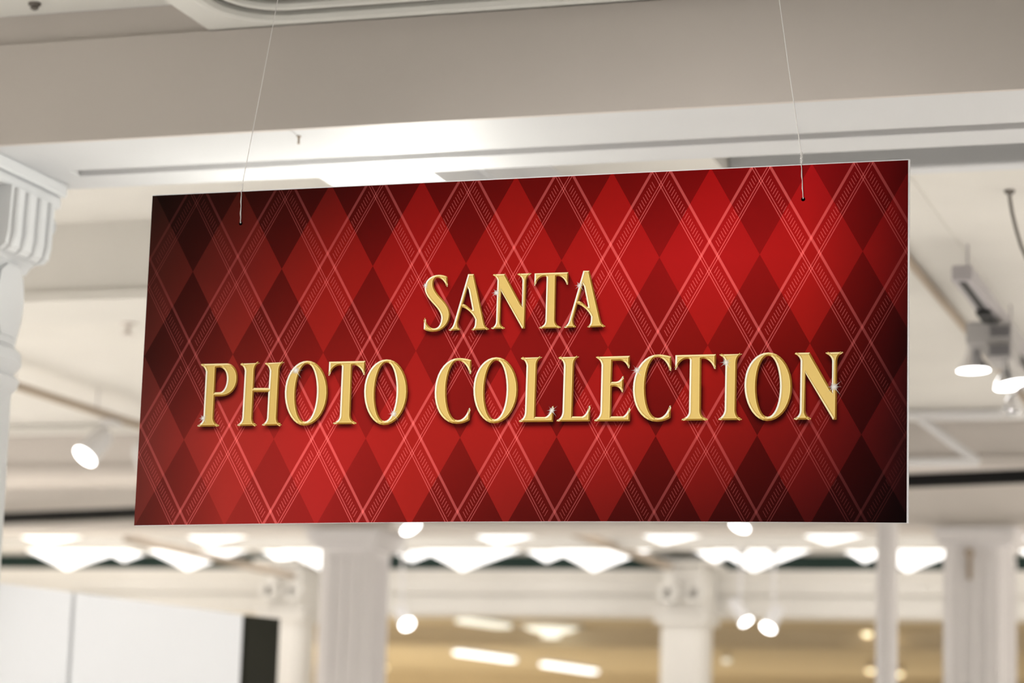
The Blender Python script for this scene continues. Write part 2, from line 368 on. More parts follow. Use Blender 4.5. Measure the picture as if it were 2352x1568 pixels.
bm = bmesh.new(); lathe(bm, [(0.285, 3.30), (0.30, 3.31), (0.305, 3.335)], 40); from_bm('bell_rim', bm, 'plaster', lc, True)
box('abacus', -0.30, 0.30, -0.21, 0.21, 3.335, 3.375, 'plaster', lc, 0.012)
box('abacus', -0.31, 0.31, -0.22, 0.22, 3.375, ZB, 'plaster', lc, 0.006)

# ------------------------------------------------------------------ lit ceiling pyramids
def pyramid(loc, hw, drop, label, group):
    t = thing('pyramid_light', label, 'ceiling light', loc, group)
    bm = bmesh.new(); vs = [bm.verts.new(p) for p in ((-hw, -hw, -0.012), (hw, -hw, -0.012), (hw, hw, -0.012), (-hw, hw, -0.012), (0, 0, -drop))]
    bm.faces.new(vs[3::-1])
    for i in range(4): bm.faces.new((vs[i], vs[(i+1) % 4], vs[4]))
    from_bm('diffuser', bm, 'diffuser', t)
    bm = bmesh.new(); e = 0.012
    for a in ((-hw-e, hw+e, -hw-e, -hw), (-hw-e, hw+e, hw, hw+e), (-hw-e, -hw, -hw, hw), (hw, hw+e, -hw, hw)): bx(bm, *a, -0.02, 0.0)
    from_bm('frame', bm, 'white', t)
    return t
rows = ((16.62, (-9.08, -7.77, -6.72, -5.62, -4.45, -3.35, -2.2), 0.47, 0.200, 'front row of pyramid lights', 'front row'),
        (18.35, (-9.80, -8.75, -7.62, -6.48, -5.45, -4.24, -3.12, -2.05), 0.385, 0.224, 'middle row of pyramid lights', 'middle row'),
        (19.05, (-9.66, -8.26, -7.15, -6.04, -4.70, -3.56), 0.135, 0.094, 'back row of pyramid lights', 'back row'))
for y, xs, hw, drop, g, rn in rows:
    for i, x in enumerate(xs):
        pyramid((x, y, 3.52), hw, drop, 'lit white pyramid ceiling light, %s from the left in the %s' % (ORD[i], rn), g)

# ------------------------------------------------------------------ tracks, conduits, spotlights
def conduit(name, label, x, z, y0, y1, w, h, mat, hang_to=None, cat='rail'):
    t = thing(name, label, cat, (x, (y0+y1)/2, z))
    L = (y1-y0)/2
    box('rail_body', -w/2, w/2, -L, L, 0, h, mat, t, min(w, h)*0.15)
    box('rail_slot', -w*0.18, w*0.18, -L+0.02, L-0.02, -0.003, 0.004, 'dark' if mat == 'metal' else mat, t)
    if hang_to:
        n = 4
        for i in range(n):
            yy = -L+0.15+(2*L-0.3)*i/(n-1)
            bm = bmesh.new(); tube(bm, [(0, yy, h), (0, yy, hang_to-z)], 0.004, 6); from_bm('suspension_wire', bm, 'metal', t)
    return t
conduit('light_track', 'taupe light track on the ceiling left of the sign', -6.42, 3.575, 10.3, 13.3, 0.05, 0.035, 'taupe', ZC)
conduit('light_track', 'grey suspended light track right of the sign', -1.385, 3.545, 9.28, 13.2, 0.075, 0.06, 'metal', ZC)
conduit('ceiling_conduit', 'taupe conduit on the ceiling beside the grey light track', -1.63, ZC-0.03, 9.3, 13.3, 0.03, 0.02, 'taupe', cat='conduit')
conduit('ceiling_conduit', 'taupe conduit running to the scroll capital below the sign', -5.03, 3.36, 16.0, 18.93, 0.06, 0.05, 'taupe', 3.52, 'conduit')
conduit('ceiling_conduit', 'taupe conduit at lower left above the white panels', -8.10, 3.28, 16.0, 18.9, 0.06, 0.05, 'taupe', 3.52, 'conduit')

def align(loc, d): return Matrix.Translation(loc) @ Vector(d).to_track_quat('Z', 'Y').to_matrix().to_4x4()
def spotlight(label, lens, d, diam, mount, length=0.17, watts=26, group='spotlights with white cylinder bodies'):
    """lens: centre of the lit face; d: aim; mount: point on the ceiling or track it hangs from"""
    t = thing('spotlight', label, 'spotlight', mount, group); o = Vector(mount)
    L = Vector(lens)-o; d = Vector(d).normalized(); r = diam/2
    mt = align(L-d*length, d)
    bm = bmesh.new(); lathe(bm, [(r*0.55, -0.02), (r*0.80, 0.0), (r*0.90, 0.02), (r*0.98, length-0.03), (r*1.03, length-0.01), (r*1.03, length+0.002), (r*0.94, length+0.002)], 28, mt); from_bm('body', bm, 'white', t, True)
    bm = bmesh.new(); lathe(bm, [(r*0.95, length-0.001), (r*0.96, length+0.004), (r*0.5, length+0.010), (0.004, length+0.012)], 28, mt); from_bm('lens', bm, 'lens', t, True)
    j = L-d*(length*0.6); top = Vector((0, 0, -0.03))
    bm = bmesh.new(); tube(bm, [top, Vector((j.x*0.5, j.y*0.5, min(-0.03, j.z+0.10))), j], 0.010, 8); from_bm('arm', bm, 'white', t, True)
    bm = bmesh.new(); bx(bm, -0.03, 0.03, -0.06, 0.06, -0.035, 0.0); from_bm('mount', bm, 'white', t)
    if watts: spot(Vector(lens)+d*0.03, Vector(lens)+d*2, watts, 110, r=0.05, blend=0.6)
    return t
spotlight('white cylinder spotlight shining under the track left of the sign', (-6.501, 12.3, 3.362), (-0.31, -0.588, -0.747), 0.138, (-6.42, 12.42, 3.572))
spotlight('white cylinder spotlight half hidden behind the left edge of the sign', (-6.40, 12.9, 3.345), (0.495, -0.112, -0.862), 0.14, (-6.42, 13.0, 3.572))
spotlight('lit spotlight peeking out below the middle of the sign, near the left column', (-5.195, 13.8, 3.133), (0.56, -0.195, -0.805), 0.118, (-5.24, 13.83, ZB))
spotlight('lit spotlight peeking out below the sign near the right end', (-3.268, 13.8, 3.137), (-0.246, -0.468, -0.849), 0.112, (-3.25, 13.84, ZB))
spotlight('lit spotlight right of the left square column against the tan back room', (-6.587, 17.5, 2.836), (0.569, -0.538, -0.622), 0.108, (-6.64, 17.5, 3.377))
spotlight('left one of the two lit spotlights beside the scroll capital column', (-4.093, 17.5, 2.876), (0.583, -0.252, -0.772), 0.094, (-4.13, 17.5, 3.377))
spotlight('right one of the two lit spotlights beside the scroll capital column', (-3.934, 17.5, 2.835), (-0.258, -0.593, -0.763), 0.104, (-3.90, 17.5, 3.377))
# added lamp, unseen behind the sign, for the bright patch under the first beam
up = spotlight('added spotlight hidden behind the sign, aimed up at the first beam', (-2.80, 7.40, 3.06), (-0.02, -0.90, 0.42), 0.12, (-2.76, 7.75, ZB+0.003), watts=0)
spot((-2.80, 7.37, 3.07), (-2.81, 6.50, 3.40), 46, 130, col=(1.0, 1.0, 0.93), r=0.06, blend=1.0)

# twin spotlight with finned gear box on the grey track
tw = thing('twin_spotlight', 'grey twin spotlight with finned gear box, lit, right of the sign', 'spotlight', (-1.385, 10.15, 3.545))
box('gear_box', -0.095, 0.085, -0.12, 0.15, -0.10, -0.012, 'gear', tw, 0.006)
box('gear_box', -0.015, 0.085, -0.14, 0.12, -0.165, -0.104, 'gear', tw, 0.006)
for z0 in (-0.10, -0.165):
    for i in range(5): box('fin', 0.0, 0.078, -0.148 if z0 < -0.12 else -0.128, -0.118, z0+0.014+i*0.0085+(0.014 if z0 > -0.12 else 0), z0+0.018+i*0.0085+(0.014 if z0 > -0.12 else 0), 'fin', tw)
box('adapter', -0.028, 0.028, -0.32, -0.02, -0.022, -0.0035, 'dark', tw, 0.004)
def head(cx, cy, cz, d, r, jx):
    mt = align(Vector((cx, cy, cz)), d)
    bm = bmesh.new(); lathe(bm, [(0.018, -0.115), (0.024, -0.085), (0.03, -0.06), (r*0.62, -0.035), (r*0.93, -0.008), (r, 0.004), (r*0.96, 0.006)], 32, mt)
    h = from_bm('lamp_head', bm, 'chrome', tw, True)
    bm = bmesh.new(); lathe(bm, [(r*0.955, 0.001), (r*0.955, 0.006), (r*0.5, 0.012), (0.003, 0.014)], 32, mt); from_bm('lens', bm, 'lens', h, True)
    bm = bmesh.new(); tube(bm, [(jx, cy, cz+0.15), (jx, cy, cz+0.11), tuple(mt @ Vector((0, 0, -0.10)))], 0.014, 10); from_bm('joint', bm, 'metal', h, True)
spot((-1.475, 10.19, 3.35), (-1.45, 10.2, 0), 26, 120, r=0.05)
head(-0.090, 0.05, -0.172, (0.045, -0.037, -0.998), 0.068, -0.075)
head(0.085, -0.12, -0.262, (0.20, -0.10, -0.96), 0.075, 0.06)
spot((-1.30, 9.93, 3.24), (-5.5, 11.2, 1.9), 420, 46, r=0.06, blend=0.8)  # spot added at the twin lamp to brighten the white partition
gm = Matrix.Translation((0.105, -0.25, -0.385)) @ Matrix.Scale(0.8, 4)
bm = bmesh.new(); lathe(bm, [(0.012, 0.075), (0.03, 0.06), (0.045, 0.03), (0.055, 0.0), (0.05, -0.02), (0.03, -0.032), (0.002, -0.036)], 24, gm); gs = from_bm('glass_shade', bm, 'chrome', tw, True)
for dx, dy in ((-0.052, -0.02), (0.02, -0.055), (0.05, 0.0)):
    bm = bmesh.new(); bmesh.ops.create_uvsphere(bm, u_segments=12, v_segments=8, radius=0.011, matrix=gm @ Matrix.Translation((dx, dy, -0.005))); from_bm('bulb', bm, 'white', gs, True)
bm = bmesh.new(); tube(bm, [(0.105, -0.25, -0.33), (0.12, -0.22, -0.30), (0.15, -0.14, -0.26)], 0.006, 8); from_bm('joint', bm, 'metal', gs, True)

# white braced frame and loose cable on the right
bf = thing('brace_frame', 'white welded brace frame below the ceiling right of the sign', 'frame', (-1.7, 11.5, 3.17))
box('top_rail', -0.75, 0.9, -0.02, 0.02, 0.195, 0.235, 'white', bf, 0.006)
box('bottom_rail', -0.75, 0.06, -0.02, 0.02, -0.015, 0.022, 'white', bf, 0.006)
bm = bmesh.new(); tube(bm, [(-0.20, 0, 0.20), (0.06, 0, 0.0)], 0.022, 10); from_bm('diagonal', bm, 'white', bf, True)
bm = bmesh.new(); tube(bm, [(-0.70, 0, 0.20), (-0.30, 0, 0.0)], 0.022, 10); from_bm('diagonal', bm, 'white', bf, True)
for x in (-0.72, 0.86):
    box('hanger', x-0.01, x+0.01, -0.01, 0.01, 0.235, ZC-3.17, 'white', bf)
cb = thing('hanging_cable', 'loose grey cable hanging in a curve from the ceiling at right', 'cable', (-1.10, 8.6, ZC))
bm = bmesh.new()
tube(bm, [(-0.022, 0, -0.005), (-0.021, 0, -0.03), (-0.013, 0, -0.081), (0.001, 0, -0.141), (0.016, 0, -0.194), (0.04, 0, -0.25), (0.075, 0, -0.29), (0.13, 0, -0.30), (0.20, 0, -0.25), (0.26, 0, -0.12), (0.28, 0, -0.005)], 0.006, 8)
from_bm('cord', bm, 'grey', cb, True)
bm = bmesh.new(); lathe(bm, [(0.018, 0), (0.018, -0.008), (0.009, -0.014)], 16, Matrix.Translation((-0.022, 0, 0))); from_bm('grommet', bm, 'grey', cb)

# small fittings
def fitting(name, label, cat, loc, profs, mat):
    t = thing(name, label, cat, loc)
    for n, p in profs:
        bm = bmesh.new(); lathe(bm, p, 18); from_bm(n, bm, mat, t, True)
    return t
fitting('smoke_detector', 'small dark detector on the ceiling at the top left corner', 'detector', (-3.52, 6.2, ZC+0.085), (('base_plate', [(0.018, 0), (0.018, -0.006), (0.014, -0.009)]), ('sensor', [(0.011, -0.009), (0.012, -0.016), (0.004, -0.021)])), 'grey')
fitting('ceiling_sprinkler', 'tiny sprinkler head on the ceiling left of the sign', 'sprinkler', (-5.345, 10.45, ZC), (('rosette', [(0.035, 0), (0.035, -0.006), (0.012, -0.012)]), ('nozzle', [(0.012, -0.012), (0.014, -0.045), (0.03, -0.05), (0.03, -0.054)])), 'beam')
fitting('ceiling_hook', 'tiny hook under the bright part of the first beam', 'hook', (-2.765, 6.36, ZB), (('screw_plate', [(0.006, 0), (0.006, -0.003)]), ('hook_stem', [(0.003, -0.003), (0.003, -0.018), (0.004, -0.022)])), 'taupe')

# ------------------------------------------------------------------ partition panels at lower left
def upright(name, label, a, b, zt, th, mat, cat='panel', trims=True):
    a, b = Vector((*a, 0)), Vector((*b, 0)); t = thing(name, label, cat, tuple((a+b)/2)); d = (b-a); L = d.length/2
    t.rotation_euler = (0, 0, math.atan2(d.y, d.x))
    box('sheet', -L+0.004, L-0.004, -th/2, th/2, 0.03, zt, mat, t, 0.004)
    box('foot', -L+0.05, -L+0.12, -0.25, 0.25, 0, 0.03, 'grey', t); box('foot', L-0.12, L-0.05, -0.25, 0.25, 0, 0.03, 'grey', t)
    return t
upright('partition_panel', 'white partition panel at the lower left edge', (-5.955, 9.35), (-5.645, 10.61), 2.5, 0.04, 'board')
upright('partition_panel', 'white partition panel beside the black panel at lower left', (-5.640, 10.62), (-5.405, 11.975), 2.5, 0.04, 'board')
upright('dark_panel', 'black panel at the end of the white partition', (-5.400, 11.99), (-5.308, 12.22), 2.5, 0.05, 'darkpanel')

# ------------------------------------------------------------------ back room lights
def strip_light(label, x0, y0, x1, y1, wd, z=3.398, mat='tube'):
    d = Vector((x1-x0, y1-y0, 0)); L = d.length/2
    t = thing('strip_light', label, 'strip light', ((x0+x1)/2, (y0+y1)/2, z), 'strip lights in the back room'); t.rotation_euler = (0, 0, math.atan2(d.y, d.x))
    box('housing', -L, L, -wd/2, wd/2, -0.03, 0.0, 'white', t, 0.005)
    box('diffuser', -L+0.02, L-0.02, -wd/2+0.01, wd/2-0.01, -0.07, -0.03, mat, t, 0.015)
strip_light('bright strip light in the back room, left one of the lower pair', -10.66, 30.1, -10.47, 31.7, 0.16)
strip_light('bright strip light in the back room, right one of the lower pair', -10.33, 32.6, -10.17, 34.4, 0.16)
strip_light('dim strip light just under the header, above the lower pair', -8.63, 24.5, -8.45, 25.3, 0.22, mat='soft')
dm = thing('ceiling_lamp', 'round glowing ceiling lamp just under the header in the back room', 'ceiling light', (-8.05, 25.62, 3.40))
bm = bmesh.new(); lathe(bm, [(0.34, 0), (0.34, -0.03), (0.30, -0.04)], 32); from_bm('rim', bm, 'white', dm)
bm = bmesh.new(); lathe(bm, [(0.29, -0.035), (0.22, -0.07), (0.14, -0.09), (0.10, -0.10), (0.09, -0.14), (0.01, -0.15)], 32); from_bm('bowl', bm, 'soft', dm, True)
for i, (x, y, lb) in enumerate(((-12.66, 32.8, 'small warm downlight at the right edge of the left square column'), (-7.21, 29.86, 'small pale downlight right of the scroll capital column'),
        (-5.85, 31.74, 'lower warm downlight left of the slim pole'), (-5.62, 32.48, 'lower warm downlight right of the slim pole'),
        (-4.80, 25.85, 'upper warm downlight left of the slim pole'), (-4.56, 25.9, 'upper warm downlight right of the slim pole'))):
    zc = 3.398; drop = 0.10 if i < 4 else 0.04
    t = thing('downlight', lb, 'downlight', (x, y, zc), 'warm downlights in the back room')
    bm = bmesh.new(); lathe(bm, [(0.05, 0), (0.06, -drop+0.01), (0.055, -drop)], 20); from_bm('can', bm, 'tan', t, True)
    bm = bmesh.new(); lathe(bm, [(0.05, -drop), (0.045, -drop-0.03), (0.004, -drop-0.045)], 20); from_bm('bulb', bm, 'warm' if i != 1 else 'soft', t, True)
for x, y, e in ((-14, 24, 950), (-14, 32, 1150), (0, 24, 330), (0, 32, 280), (-7, 40, 1000)): spot((x, y, 3.2), (x, y, 0), e, 150, col=(1.0, 0.86, 0.62), r=0.2, blend=0.3)  # added unseen lamps that light the back room warmly

# ------------------------------------------------------------------ the sign
SW, SH, TH = 1.800, 0.786, 0.010
SX, SY, SZ = -2.718, 5.401, 2.238
sign = thing('hanging_sign', 'red argyle sign board with gold lettering hung on two threads', 'sign', (SX, SY, SZ))
def bow(x, z):                    # the lower edge sags up a little in the middle
    return 0.006*math.sin(math.pi*min(max(x/SW, 0), 1))*math.exp(-z/0.09)
# foam board
bm = bmesh.new(); nx = 36; zs = [0, 0.03, 0.08, 0.15, 0.25, 0.5, SH]
def sheet(bm, y): return [[bm.verts.new((SW*i/nx, y, z+bow(SW*i/nx, z))) for i in range(nx+1)] for z in zs]
fr, bk_ = sheet(bm, 0.0004), sheet(bm, TH)
for g in (fr, bk_):
    for a, b in zip(g, g[1:]):
        for i in range(nx): bm.faces.new((a[i], a[i+1], b[i+1], b[i]))
for r in (0, -1):
    for i in range(nx): bm.faces.new((fr[r][i], fr[r][i+1], bk_[r][i+1], bk_[r][i]))
for cidx in (0, -1):
    for a, b, c, d in zip(fr, fr[1:], bk_, bk_[1:]): bm.faces.new((a[cidx], b[cidx], d[cidx], c[cidx]))
from_bm('foam_board', bm, 'foam', sign)

# letter outlines: unit boxes of 1000, M / L / C path steps, first path outer, second path hole
GLYPH = {
 'S': ['M 851 956 L 873 790 L 845 783 C 776 857 659 940 501 950 C 390 954 327 909 332 842 C 338 769 425 708 557 633 C 705 553 989 442 1000 296 C 1011 156 811 -6 385 0 C 243 2 132 16 23 45 C 21 111 24 177 31 243 L 69 243 C 90 147 239 58 412 56 C 570 54 667 124 670 234 C 661 345 462 436 297 519 C 149 595 8 678 0 774 C -12 922 243 1005 528 1000 C 639 998 751 983 850 959'],
 'A': ['M 438 1000 L 584 996 L 880 138 C 897 80 934 40 1000 18 L 998 4 L 574 0 L 567 14 C 634 36 652 78 651 142 L 652 189 C 614 257 487 381 315 415 L 232 151 C 225 94 242 51 292 23 L 289 9 L 3 4 L 0 17 C 81 47 114 96 137 171', 'M 437 758 L 344 469 C 423 456 476 407 559 362 L 574 362 L 567 394 L 463 725'],
 'N': ['M 5 991 L 13 1000 L 313 999 L 329 978 L 753 445 L 779 421 L 776 867 C 768 919 716 960 641 979 L 641 993 L 995 995 L 1000 981 C 911 957 886 917 879 858 L 877 3 L 805 0 L 233 687 L 236 137 C 236 85 287 41 351 27 L 349 9 L 0 11 L 0 29 C 80 43 121 94 122 146 L 124 878 C 118 922 65 968 5 980'],
 'T': ['M 1 1000 L 997 999 L 1000 778 L 962 776 C 906 872 809 930 702 938 L 640 933 L 651 145 C 658 79 716 41 817 20 L 812 0 L 185 3 L 184 23 C 300 46 356 82 359 141 L 359 917 C 356 935 338 939 308 940 C 177 942 83 884 32 779 L 0 776'],
 'P': ['M 6 994 L 21 1000 L 714 999 C 877 985 990 889 1000 768 C 1013 610 857 477 608 477 L 424 477 L 424 129 C 444 69 484 39 572 18 L 568 0 L 1 0 L 0 17 C 85 39 144 87 148 140 L 151 879 C 128 924 87 963 7 983', 'M 418 934 L 419 539 L 566 542 C 663 562 723 652 717 757 C 712 848 645 928 520 940'],
 'H': ['M 2 982 L 12 995 L 445 998 C 361 977 337 940 336 872 L 337 601 L 668 596 L 676 866 C 658 923 618 965 558 980 L 563 995 L 999 1000 C 921 968 897 930 896 863 L 890 114 C 902 54 936 24 1000 12 L 990 1 L 561 0 L 557 17 C 627 39 657 80 664 124 L 666 532 L 338 537 L 337 121 C 347 61 383 30 440 15 L 433 2 L 1 1 L 0 20 C 63 42 97 79 104 131 L 111 876 C 97 929 57 967 2 976'],
 'O': ['M 0 524 C -6 803 213 1005 497 1000 C 780 995 995 765 1000 495 C 1005 219 778 -3 491 0 C 213 3 6 261 0 524', 'M 255 491 C 260 265 359 61 495 60 C 641 58 752 259 747 506 C 743 718 645 950 503 952 C 361 955 250 740 255 491'],
 'C': ['M 985 960 L 991 755 L 956 752 C 886 883 754 959 623 961 C 441 964 317 734 326 503 C 335 249 475 56 657 55 C 800 53 901 118 968 237 L 1000 237 L 994 54 C 879 14 763 -1 646 0 C 269 3 11 216 0 484 C -12 783 270 1005 635 1000 C 765 998 883 984 974 965'],
 'L': ['M 1 993 L 15 1000 L 627 1000 C 508 965 482 928 481 868 L 475 78 L 755 75 C 867 91 920 165 961 239 L 1000 243 L 996 0 L 1 3 L 0 24 C 105 45 160 90 167 157 L 172 872 C 154 932 95 974 2 983'],
 'E': ['M 1 998 L 956 1000 L 956 811 L 923 810 C 872 885 795 927 700 930 L 474 929 L 466 606 L 577 606 C 673 611 726 647 762 690 L 799 690 L 791 443 L 755 444 C 718 498 649 532 540 536 L 469 531 L 471 75 L 805 74 C 885 101 937 153 969 203 L 1000 203 L 998 0 L 1 4 L 0 24 C 111 49 156 101 164 153 L 163 864 C 153 917 96 963 6 983'],
 'I': ['M 1 1000 L 978 999 C 803 963 759 927 752 860 L 746 146 C 759 80 844 35 1000 12 L 994 0 L 1 2 L 0 18 C 160 54 241 98 259 156 L 263 864 C 244 924 159 969 1 989']}
# letter, then left, bottom, right, top in millimetres on the board
LETTERS = [
 ('S', 697.4, 437.3, 761.0, 568.0),
 ('A', 759.0, 438.0, 854.7, 567.3),
 ('N', 860.1, 438.4, 951.1, 564.8),
 ('T', 958.9, 437.3, 1038.3, 563.6),
 ('A', 1031.0, 437.0, 1126.6, 565.7),
 ('P', 148.3, 229.1, 244.5, 376.2),
 ('H', 249.3, 228.9, 360.4, 375.5),
 ('O', 364.5, 227.5, 471.0, 377.5),
 ('T', 471.0, 229.2, 560.4, 374.0),
 ('O', 560.0, 225.9, 665.5, 376.3),
 ('C', 730.7, 225.9, 817.0, 375.2),
 ('O', 822.7, 225.6, 927.8, 374.9),
 ('L', 932.5, 227.0, 1012.4, 372.5),
 ('L', 1020.3, 226.8, 1097.1, 371.6),
 ('E', 1107.1, 225.8, 1188.6, 370.7),
 ('C', 1193.6, 223.3, 1280.6, 372.2),
 ('T', 1288.4, 224.6, 1379.9, 369.8),
 ('I', 1387.3, 224.3, 1439.4, 369.0),
 ('O', 1443.9, 221.2, 1549.0, 370.8),
 ('N', 1553.7, 221.4, 1659.3, 368.5)]
def path_pts(path, n=9):
    t = path.split(); i = 0; out = []
    while i < len(t):
        k = t[i]; i += 1
        m = 3 if k == 'C' else 1
        if k == 'Z': continue
        p = [np.array((float(t[i+2*j]), float(t[i+2*j+1]))) for j in range(m)]; i += 2*m
        if m == 1: out.append(p[0])
        else:
            a = out[-1]
            for s in range(1, n+1):
                f = s/n; out.append(a*(1-f)**3+3*p[0]*f*(1-f)**2+3*p[1]*f*f*(1-f)+p[2]*f**3)
    res = []
    for q in out:
        if not res or np.hypot(*(q-res[-1])) > 4: res.append(q)
    if np.hypot(*(res[0]-res[-1])) < 4: res.pop()
    return np.array(res)
def area(p): return 0.5*np.sum(p[:, 0]*np.roll(p[:, 1], -1)-np.roll(p[:, 0], -1)*p[:, 1])
def letter_loops(g, x0, z0, x1, z1):
    loops = []
    for k, s in enumerate(GLYPH[g]):
        p = path_pts(s); p = np.stack([x0+p[:, 0]/1000*(x1-x0), z0+p[:, 1]/1000*(z1-z0)], 1)
        if (area(p) > 0) != (k == 0): p = p[::-1]
        loops.append(p)            # outer anticlockwise, hole clockwise: the fill lies to the left
    return loops
def inset(p, wd):
    d1 = p-np.roll(p, 1, 0); d2 = np.roll(p, -1, 0)-p
    n1 = np.stack([-d1[:, 1], d1[:, 0]], 1)/np.linalg.norm(d1, axis=1)[:, None]
    n2 = np.stack([-d2[:, 1], d2[:, 0]], 1)/np.linalg.norm(d2, axis=1)[:, None]
    m = n1+n2; ln = np.linalg.norm(m, axis=1)[:, None]; m = m/np.maximum(ln, 1e-6)
    c = np.clip((m*n1).sum(1), 0.55, 1)[:, None]
    return p+m*wd/c

# printed sheet: argyle ink with a printed fade and a printed soft halo behind the lettering
NX, NZ = 450, 197
gx = np.linspace(0, 1797.2, NX+1); gz = np.linspace(0, 784.0, NZ+1)
GX, GZ = np.meshgrid(gx, gz)
mask = np.zeros_like(GX)
for g, x0, z0, x1, z1 in LETTERS:
    inside = np.zeros(GX.shape, bool); px_, pz_ = GX-2.5, GZ+9.0
    for p in letter_loops(g, x0, z0, x1, z1):
        for (ax, az), (bx2, bz2) in zip(p, np.roll(p, -1, 0)):
            if az == bz2: continue
            c_ = ((az > pz_) != (bz2 > pz_)) & (px_ < (bx2-ax)*(pz_-az)/(bz2-az)+ax)
            inside ^= c_
    mask = np.maximum(mask, inside)
for _ in range(1):
    for ax in (0, 1):
        mask = (np.roll(mask, 1, ax)+mask+np.roll(mask, -1, ax))/3
        mask = (np.roll(mask, 1, ax)+mask+np.roll(mask, -1, ax))/3
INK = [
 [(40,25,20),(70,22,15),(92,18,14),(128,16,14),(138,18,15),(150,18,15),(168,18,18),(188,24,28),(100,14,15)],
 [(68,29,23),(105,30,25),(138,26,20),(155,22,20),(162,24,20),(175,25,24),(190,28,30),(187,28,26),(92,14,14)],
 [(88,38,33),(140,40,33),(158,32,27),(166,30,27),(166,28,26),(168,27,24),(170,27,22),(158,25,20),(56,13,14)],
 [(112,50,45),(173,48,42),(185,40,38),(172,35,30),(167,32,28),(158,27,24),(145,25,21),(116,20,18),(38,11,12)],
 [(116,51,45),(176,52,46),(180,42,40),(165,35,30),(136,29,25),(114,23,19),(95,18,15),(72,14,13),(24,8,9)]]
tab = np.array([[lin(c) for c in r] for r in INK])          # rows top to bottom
U = GX/1800*(tab.shape[1]-1); V = (1-GZ/786)*(tab.shape[0]-1)
def smooth(t): return t
iu = np.clip(U.astype(int), 0, tab.shape[1]-2); iv = np.clip(V.astype(int), 0, tab.shape[0]-2)
fu = smooth(U-iu)[..., None]; fv = smooth(V-iv)[..., None]
rgb = (tab[iv, iu]*(1-fu)+tab[iv, iu+1]*fu)*(1-fv)+(tab[iv+1, iu]*(1-fu)+tab[iv+1, iu+1]*fu)*fv
for _ in range(14):
    for ax in (0, 1):
        lo = np.concatenate([rgb.take([0], ax), rgb.take(range(rgb.shape[ax]-1), ax)], ax)
        hi = np.concatenate([rgb.take(range(1, rgb.shape[ax]), ax), rgb.take([-1], ax)], ax)
        rgb = (lo+rgb*2+hi)/4
# how dark the dark diamonds are printed against the bright ones
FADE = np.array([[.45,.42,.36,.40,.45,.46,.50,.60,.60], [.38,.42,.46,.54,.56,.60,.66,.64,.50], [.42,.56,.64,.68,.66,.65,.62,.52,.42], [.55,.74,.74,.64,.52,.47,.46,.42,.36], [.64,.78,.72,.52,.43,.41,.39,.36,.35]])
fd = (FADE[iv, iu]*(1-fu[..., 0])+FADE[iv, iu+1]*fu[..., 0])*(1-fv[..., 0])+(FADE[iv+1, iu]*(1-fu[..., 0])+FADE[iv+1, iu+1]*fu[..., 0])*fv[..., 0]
mask = np.clip(mask*1.3, 0, 1)
nv = (NX+1)*(NZ+1)
bowv = 6.0*np.sin(np.pi*np.clip(GX/1800, 0, 1))*np.exp(-GZ/90)
co = np.stack([GX, np.zeros_like(GX), GZ+bowv], -1).reshape(-1, 3)/1000
idx = np.arange(nv).reshape(NZ+1, NX+1)
quads = np.stack([idx[:-1, :-1], idx[:-1, 1:], idx[1:, 1:], idx[1:, :-1]], -1).reshape(-1, 4)
me = bpy.data.meshes.new('printed_face')
me.from_pydata(co.tolist(), [], quads.tolist())
ca = me.color_attributes.new('ink', 'FLOAT_COLOR', 'POINT')
ca.data.foreach_set('color', np.concatenate([rgb.reshape(-1, 3), np.clip(mask, 0, 1).reshape(-1, 1)], 1).astype(np.float32).ravel())

fa = me.attributes.new('fade', 'FLOAT', 'POINT'); fa.data.foreach_set('value', fd.astype(np.float32).ravel())

